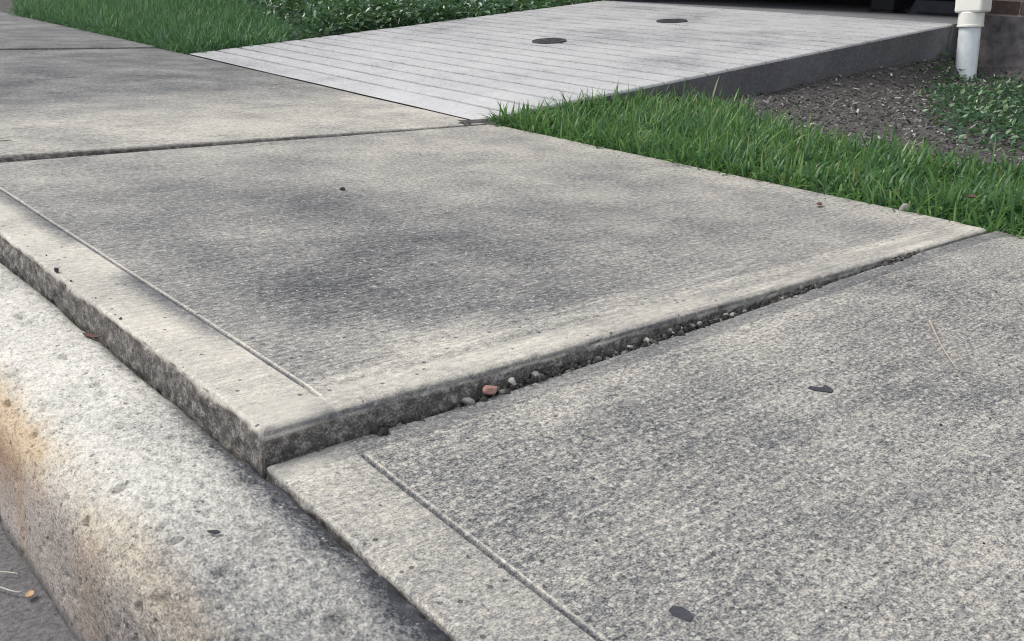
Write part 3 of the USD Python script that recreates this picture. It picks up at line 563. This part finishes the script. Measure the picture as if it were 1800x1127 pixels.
def mulch():
    rs = np.random.RandomState(31); n = 15000
    p = np.column_stack([rs.uniform(1.75, 4.47, n), rs.uniform(-0.9, 1.53, n)]); z = z_soil(p[:, 0], p[:, 1]) + rs.uniform(-0.002, 0.010, n)
    cube = np.array([(x, y, zz) for x in (-.5, .5) for y in (-.5, .5) for zz in (-.5, .5)]); f = np.array([(0, 1, 3), (0, 3, 2), (4, 6, 7), (4, 7, 5), (0, 4, 5), (0, 5, 1), (2, 3, 7), (2, 7, 6), (0, 2, 6), (0, 6, 4), (1, 5, 7), (1, 7, 3)])
    sz = np.column_stack([0.005 + 0.026 * rs.rand(n) ** 3, rs.uniform(0.003, 0.008, n), rs.uniform(0.0015, 0.005, n)])
    C = cube[None] * sz[:, None] * (1 + 0.35 * rs.uniform(-1, 1, (n, 8, 3)))
    a, t = rs.uniform(0, 6.3, n), rs.normal(0, 0.35, n)
    ct, st = np.cos(t)[:, None], np.sin(t)[:, None]; x, zz = C[..., 0] * ct - C[..., 2] * st, C[..., 0] * st + C[..., 2] * ct
    ca, sa = np.cos(a)[:, None], np.sin(a)[:, None]; V = np.stack([x * ca - C[..., 1] * sa, x * sa + C[..., 1] * ca, zz], -1) + np.column_stack([p, z])[:, None]
    tag(obj('mulch', (V.reshape(-1, 3), (f[None] + (np.arange(n) * 8)[:, None, None]).reshape(-1, 3)), M_mulch, None, False, {'tone': tone(n, 8, 53)}), 'brown bark mulch with pale flecks beside the ramp wall', 'mulch', None, 'stuff')
mulch()

# ------------------------------------------------------------------ small things on the concrete
def stone(name, loc, size, mat, seed, label=None, cat=None, flat=0.6, group=None):
    m = trimesh.creation.icosphere(2, 1.0); v = np.array(m.vertices); rs = np.random.RandomState(seed)
    for _ in range(9):
        d = rs.normal(size=3); d /= np.linalg.norm(d); h = rs.uniform(0.55, 0.85); k = v @ d; v = v - np.maximum(k - h, 0)[:, None] * d
    v *= np.array(size) * 0.5; a = rs.uniform(0, 3.1); c, s_ = math.cos(a), math.sin(a); v = v @ np.array([(c, s_, 0), (-s_, c, 0), (0, 0, 1)])
    v += 0.04 * size[0] * (fbm(v, 200, 2, seed) - 0.5)[:, None]
    o = obj(name, (v, m.faces), mat, None, 35, loc=loc); tag(o, label, cat, group); return o
M_red = simple('red_stone', (0.27, 0.155, 0.13), 0.8, 0.2, 120.0); M_pale = simple('pale_stone', (0.29, 0.275, 0.255), 0.8, 0.15, 150.0); M_dark = simple('dark_stone', (0.05, 0.05, 0.055), 0.9, 0.2, 150.0); M_grey = simple('grey_stone', (0.18, 0.175, 0.17), 0.9, 0.2, 150.0)
GR = 'stones caught in the open joint'
for (nm, loc, sz, mt, sd, lab) in (
    ('stone', (0.274, -0.010, -0.022), (0.025, 0.016, 0.014), M_red, 1, 'reddish brown stone wedged in the open joint under the lifted slab'),
    ('stone', (0.309, -0.009, -0.021), (0.013, 0.011, 0.010), M_pale, 2, 'pale grey stone in the joint just right of the reddish stone'),
    ('stone', (0.505, -0.010, -0.019), (0.010, 0.006, 0.004), M_pale, 3, 'small white stone lying midway along the open joint'),
    ('stone', (0.588, -0.010, -0.017), (0.010, 0.006, 0.004), M_pale, 4, 'small white stone right of the middle of the open joint'),
    ('stone', (0.606, -0.008, -0.015), (0.006, 0.005, 0.004), M_pale, 5, 'tiny white stone touching another white stone in the joint'),
    ('stone', (0.700, -0.010, -0.013), (0.011, 0.005, 0.004), M_pale, 6, 'flat white stone furthest towards the grass in the open joint'),
    ('stone', (0.345, -0.009, -0.023), (0.022, 0.012, 0.012), M_grey, 7, 'dull grey stone in the joint beside the pale stone'),
    ('stone', (0.243, -0.010, -0.029), (0.018, 0.013, 0.010), M_grey, 8, 'brownish grey stone left of the reddish stone in the joint')):
    stone(nm, loc, sz, mt, sd, lab, 'stone', group=GR)
def fill(n, seed, name, label):
    rs = np.random.RandomState(seed); parts = []
    for k in range(n):
        x = rs.uniform(0.12, 1.25); s_ = (0.0010 + 0.0042 * rs.rand() ** 2.6) * (1.0 if x < 0.75 else 0.7); m = trimesh.creation.icosphere(1, s_); v = m.vertices * rs.uniform(0.6, 1.2, 3) * (1 + 0.25 * rs.uniform(-1, 1, (len(m.vertices), 1)))
        zt = z_low(np.array(x), np.array(-0.017)); v = v + [x, rs.uniform(-0.016, -0.002), zt - 0.006 + rs.uniform(-0.008, 0.006) * (1 if x < 0.8 else 0.5) + 0.004 * math.sin(x * 23)]
        parts.append(trimesh.Trimesh(v, m.faces, process=False))
    tag(obj(name, trimesh.util.concatenate(parts), M_fill, None, True, {'tone': 0.97 * tone(n, len(m.vertices), 54) ** 2.6}), label, 'debris', None, 'stuff')
M_fill = island('joint_debris', [(0.0, (0.03, 0.03, 0.029)), (0.6, (0.10, 0.092, 0.085)), (0.92, (0.21, 0.20, 0.19)), (1.0, (0.40, 0.39, 0.37))], 0.95, 0.2, 0.0, 0.5, 60.0)
fill(3400, 3, 'joint_debris', 'dark grit and crumbs packed in the open joint')
def wire(pts, r, n=7):
    pts = np.array(pts, float); parts = []; m = len(pts); V = []
    for k in range(m):
        d = pts[min(k + 1, m - 1)] - pts[max(k - 1, 0)]; d /= np.linalg.norm(d); a = np.cross(d, [0, 0, 1.0]); a /= np.linalg.norm(a); b_ = np.cross(a, d)
        rr = r * (1 - 0.55 * k / (m - 1)); V += [pts[k] + rr * (math.cos(t) * a + math.sin(t) * b_) for t in np.linspace(0, 2 * math.pi, n, endpoint=False)]
    F = []
    for k in range(m - 1):
        for j in range(n):
            p0, p1, p2, p3 = k * n + j, k * n + (j + 1) % n, (k + 1) * n + (j + 1) % n, (k + 1) * n + j; F += [(p0, p1, p2), (p0, p2, p3)]
    for j in range(1, n - 1): F += [(0, j + 1, j), ((m - 1) * n, (m - 1) * n + j, (m - 1) * n + j + 1)]
    return np.array(V), np.array(F)
M_twig = simple('dry_twig', (0.36, 0.31, 0.26), 0.8, 0.25, 300.0); M_straw = simple('dry_straw', (0.48, 0.45, 0.40), 0.8, 0.15, 300.0)
M_gum = simple('old_gum', (0.052, 0.053, 0.064), 0.75, 0.2, 200.0, 0.3, 0.0006); M_tan = simple('tan_leaf', (0.42, 0.27, 0.15), 0.7, 0.2, 150.0); M_brownleaf = simple('brown_leaf', (0.10, 0.05, 0.04), 0.7, 0.2, 150.0)
def on_low(x, y, h=0.0): return (x, y, float(z_low(np.array(x), np.array(y))) + h)
tw = [on_low(0.915 - 0.13 * t, -0.196 - 0.108 * t + 0.006 * math.sin(3 * t), 0.0035 + 0.0015 * math.sin(5 * t)) for t in np.linspace(0, 1, 14)]
tag(obj('twig', wire(tw, 0.0017), M_twig, None, True), 'thin dry twig lying on the near slab towards the right', 'twig')
def blob(name, c, pts, h, mat, label, cat):
    poly = sg.Polygon(pts).buffer(0.0024, 8).buffer(-0.0010, 8); m = trimesh.creation.extrude_polygon(poly.simplify(0.0004), h, engine='earcut'); m = m.subdivide_to_size(0.003)
    v = np.array(m.vertices); v[:, 0] += c[0]; v[:, 1] += c[1]
    v[:, 2] += np.array([on_low(x, y)[2] for x, y in v[:, :2]]) - 0.0008 + 0.0006 * fbm(v, 120, 2, 3)
    tag(obj(name, (v, m.faces), mat, None, 40), label, cat)
blob('gum_spot', (0.602, -0.231), [(-0.011, 0.0125), (-0.006, 0.014), (-0.003, 0.007), (0.002, 0.003), (0.006, 0.0025), (0.010, 0.0055), (0.0095, -0.001), (0.006, -0.007), (0.0005, -0.0085), (-0.004, -0.003), (-0.009, 0.004)], 0.0018, M_gum, 'flat blackened gum spot in the middle of the near slab', 'gum spot')
blob('gum_spot', (0.158, -0.392), [(-0.004, 0.0075), (0.001, 0.0085), (0.005, 0.004), (0.0055, -0.003), (0.003, -0.0085), (-0.001, -0.0095), (-0.003, -0.004), (-0.006, 0.001)], 0.0012, M_gum, 'round dark gum spot at the bottom edge of the picture', 'gum spot')
def leafbit(name, c, s_, mat, label, cat, yaw=0.0, curl=0.35, slim=0.55):
    t = np.linspace(-1, 1, 7); V = []
    for k in t:
        w_ = slim * (1 - k * k) ** 0.6 + 0.02
        for j in (-1, 0, 1): V.append((k * s_ / 2, j * w_ * s_ / 2, curl * s_ * (0.25 * k * k + 0.3 * j * j * w_) + 0.0012))
    V = np.array(V); V2 = V + [0, 0, 0.0007]; F = []
    for k in range(6):
        for j in range(2):
            a = 3 * k + j; F += [(a, a + 3, a + 4), (a, a + 4, a + 1)]
    F = np.array(F); n = len(V); V = np.vstack([V2, V]); F = np.vstack([F, F[:, ::-1] + n])
    c_, s2 = math.cos(yaw), math.sin(yaw); V = V @ np.array([(c_, s2, 0), (-s2, c_, 0), (0, 0, 1)])
    return tag(obj(name, (V, F), mat, None, True, loc=c), label, cat)
leafbit('leaf', (-0.181, 0.176, -0.208), 0.013, M_tan, 'small tan leaf scrap in the gutter at the kerb foot', 'leaf', 1.0, 0.5, 0.6)
leafbit('leaf', (-0.012, 0.440, -0.0385), 0.030, M_brownleaf, 'small dark curled leaf at the kerb joint on the left', 'leaf', 2.1, 0.3, 0.3)
stone('stone', (-0.080, -0.062, -0.0510), (0.013, 0.005, 0.004), M_dark, 19, 'tiny black piece added in place of a chipped pit on top of the kerb', 'stone')  # flat dark stone stands in for a chipped pit in the concrete
leafbit('leaf', (1.55, 0.06, 0.045), 0.03, M_brownleaf, 'brown dead leaf in the grass at the right edge', 'leaf', 0.4, 0.5, 0.6)
leafbit('leaf', (0.215, 1.70, 0.0150), 0.045, M_pale, 'pale scrap on the pavement at the left edge', 'leaf', 0.2, 0.1, 0.4)
leafbit('leaf', (1.395, 0.295, 0.003), 0.028, M_brownleaf, 'dry brown leaf scrap on the lifted slab by the grass', 'leaf', 0.5, 0.3, 0.4)
tag(obj('pine_needle', wire([(1.03 - 0.03 * t, 1.195 - 0.05 * t, 0.0025) for t in np.linspace(0, 1, 6)], 0.0016), M_twig, None, True), 'short dry needle on the lifted slab below the ramp corner', 'twig')
stone('stone', (0.637, 0.898, 0.003), (0.014, 0.011, 0.009), M_dark, 12, 'small dark pebble alone on the lifted slab', 'stone')
stone('stone', (0.004, 0.620, 0.004), (0.009, 0.008, 0.009), M_dark, 13, 'dark crumb on the kerb-side edge of the lifted slab', 'stone')
stone('stone', (1.525, 0.180, 0.006), (0.026, 0.020, 0.018), M_pale, 14, 'beige pebble at the grass edge of the lifted slab', 'stone')
def straw(pts, label): tag(obj('dry_stalk', wire(pts, 0.0013), M_straw, None, True), label, 'dry stalk', 'dry stalks in the gutter')
def gut(x, y, h=0.006): return (x, y, -0.212 + 0.003 + h * 0.5)
straw([gut(-0.205, 0.285 + 0.03 * t) if t < 0.5 else gut(-0.205 + 0.03 * (t - 0.5), 0.285 + 0.03 * t) for t in np.linspace(0, 1, 6)], 'upper pale stalk in the gutter by the left edge')
straw([gut(-0.225 + 0.045 * t, 0.245 - 0.025 * t + 0.01 * math.sin(3 * t), 0.008) for t in np.linspace(0, 1, 7)], 'pale curved stalk in the gutter above the tan leaf')
straw([gut(-0.22 + 0.035 * t, 0.205 - 0.008 * t + 0.012 * math.sin(5 * t), 0.008) for t in np.linspace(0, 1, 9)], 'crinkled pale stalk in the gutter just above the tan leaf')
straw([gut(-0.222 + 0.05 * t, 0.03 + 0.05 * t + 0.012 * math.sin(4 * t), 0.008) for t in np.linspace(0, 1, 9)], 'pale stalk in the gutter at the bottom left corner')

def grit():
    rs = np.random.RandomState(77); parts = []
    for k in range(170):
        w_ = rs.rand()
        if w_ < 0.12: x, y, z = abs(rs.normal(0.004, 0.008)) + 0.004, rs.uniform(0.05, 0.95), 0.0
        elif w_ < 0.6: x, y = rs.uniform(0.05, 1.3), rs.uniform(-0.55, -0.03); z = float(z_low(np.array(x), np.array(y)))
        elif w_ < 0.8: x, y, z = rs.uniform(0.1, 1.45), rs.uniform(0.03, 1.45), 0.0
        else: x, y, z = 1.50 - abs(rs.normal(0, 0.04)), rs.uniform(0.1, 1.5), 0.0
        s_ = 0.0005 + 0.0014 * rs.rand() ** 3; m = trimesh.creation.icosphere(0, s_); v = m.vertices * rs.uniform(0.6, 1.4, 3) + [x, y, z + s_ * 0.4]
        parts.append(trimesh.Trimesh(v, m.faces, process=False))
    tag(obj('grit', trimesh.util.concatenate(parts), M_fill, None, False, {'tone': 0.8 * tone(len(parts), 12, 55)}), 'fine dark grit scattered over the pavement slabs', 'grit', None, 'stuff')
grit()
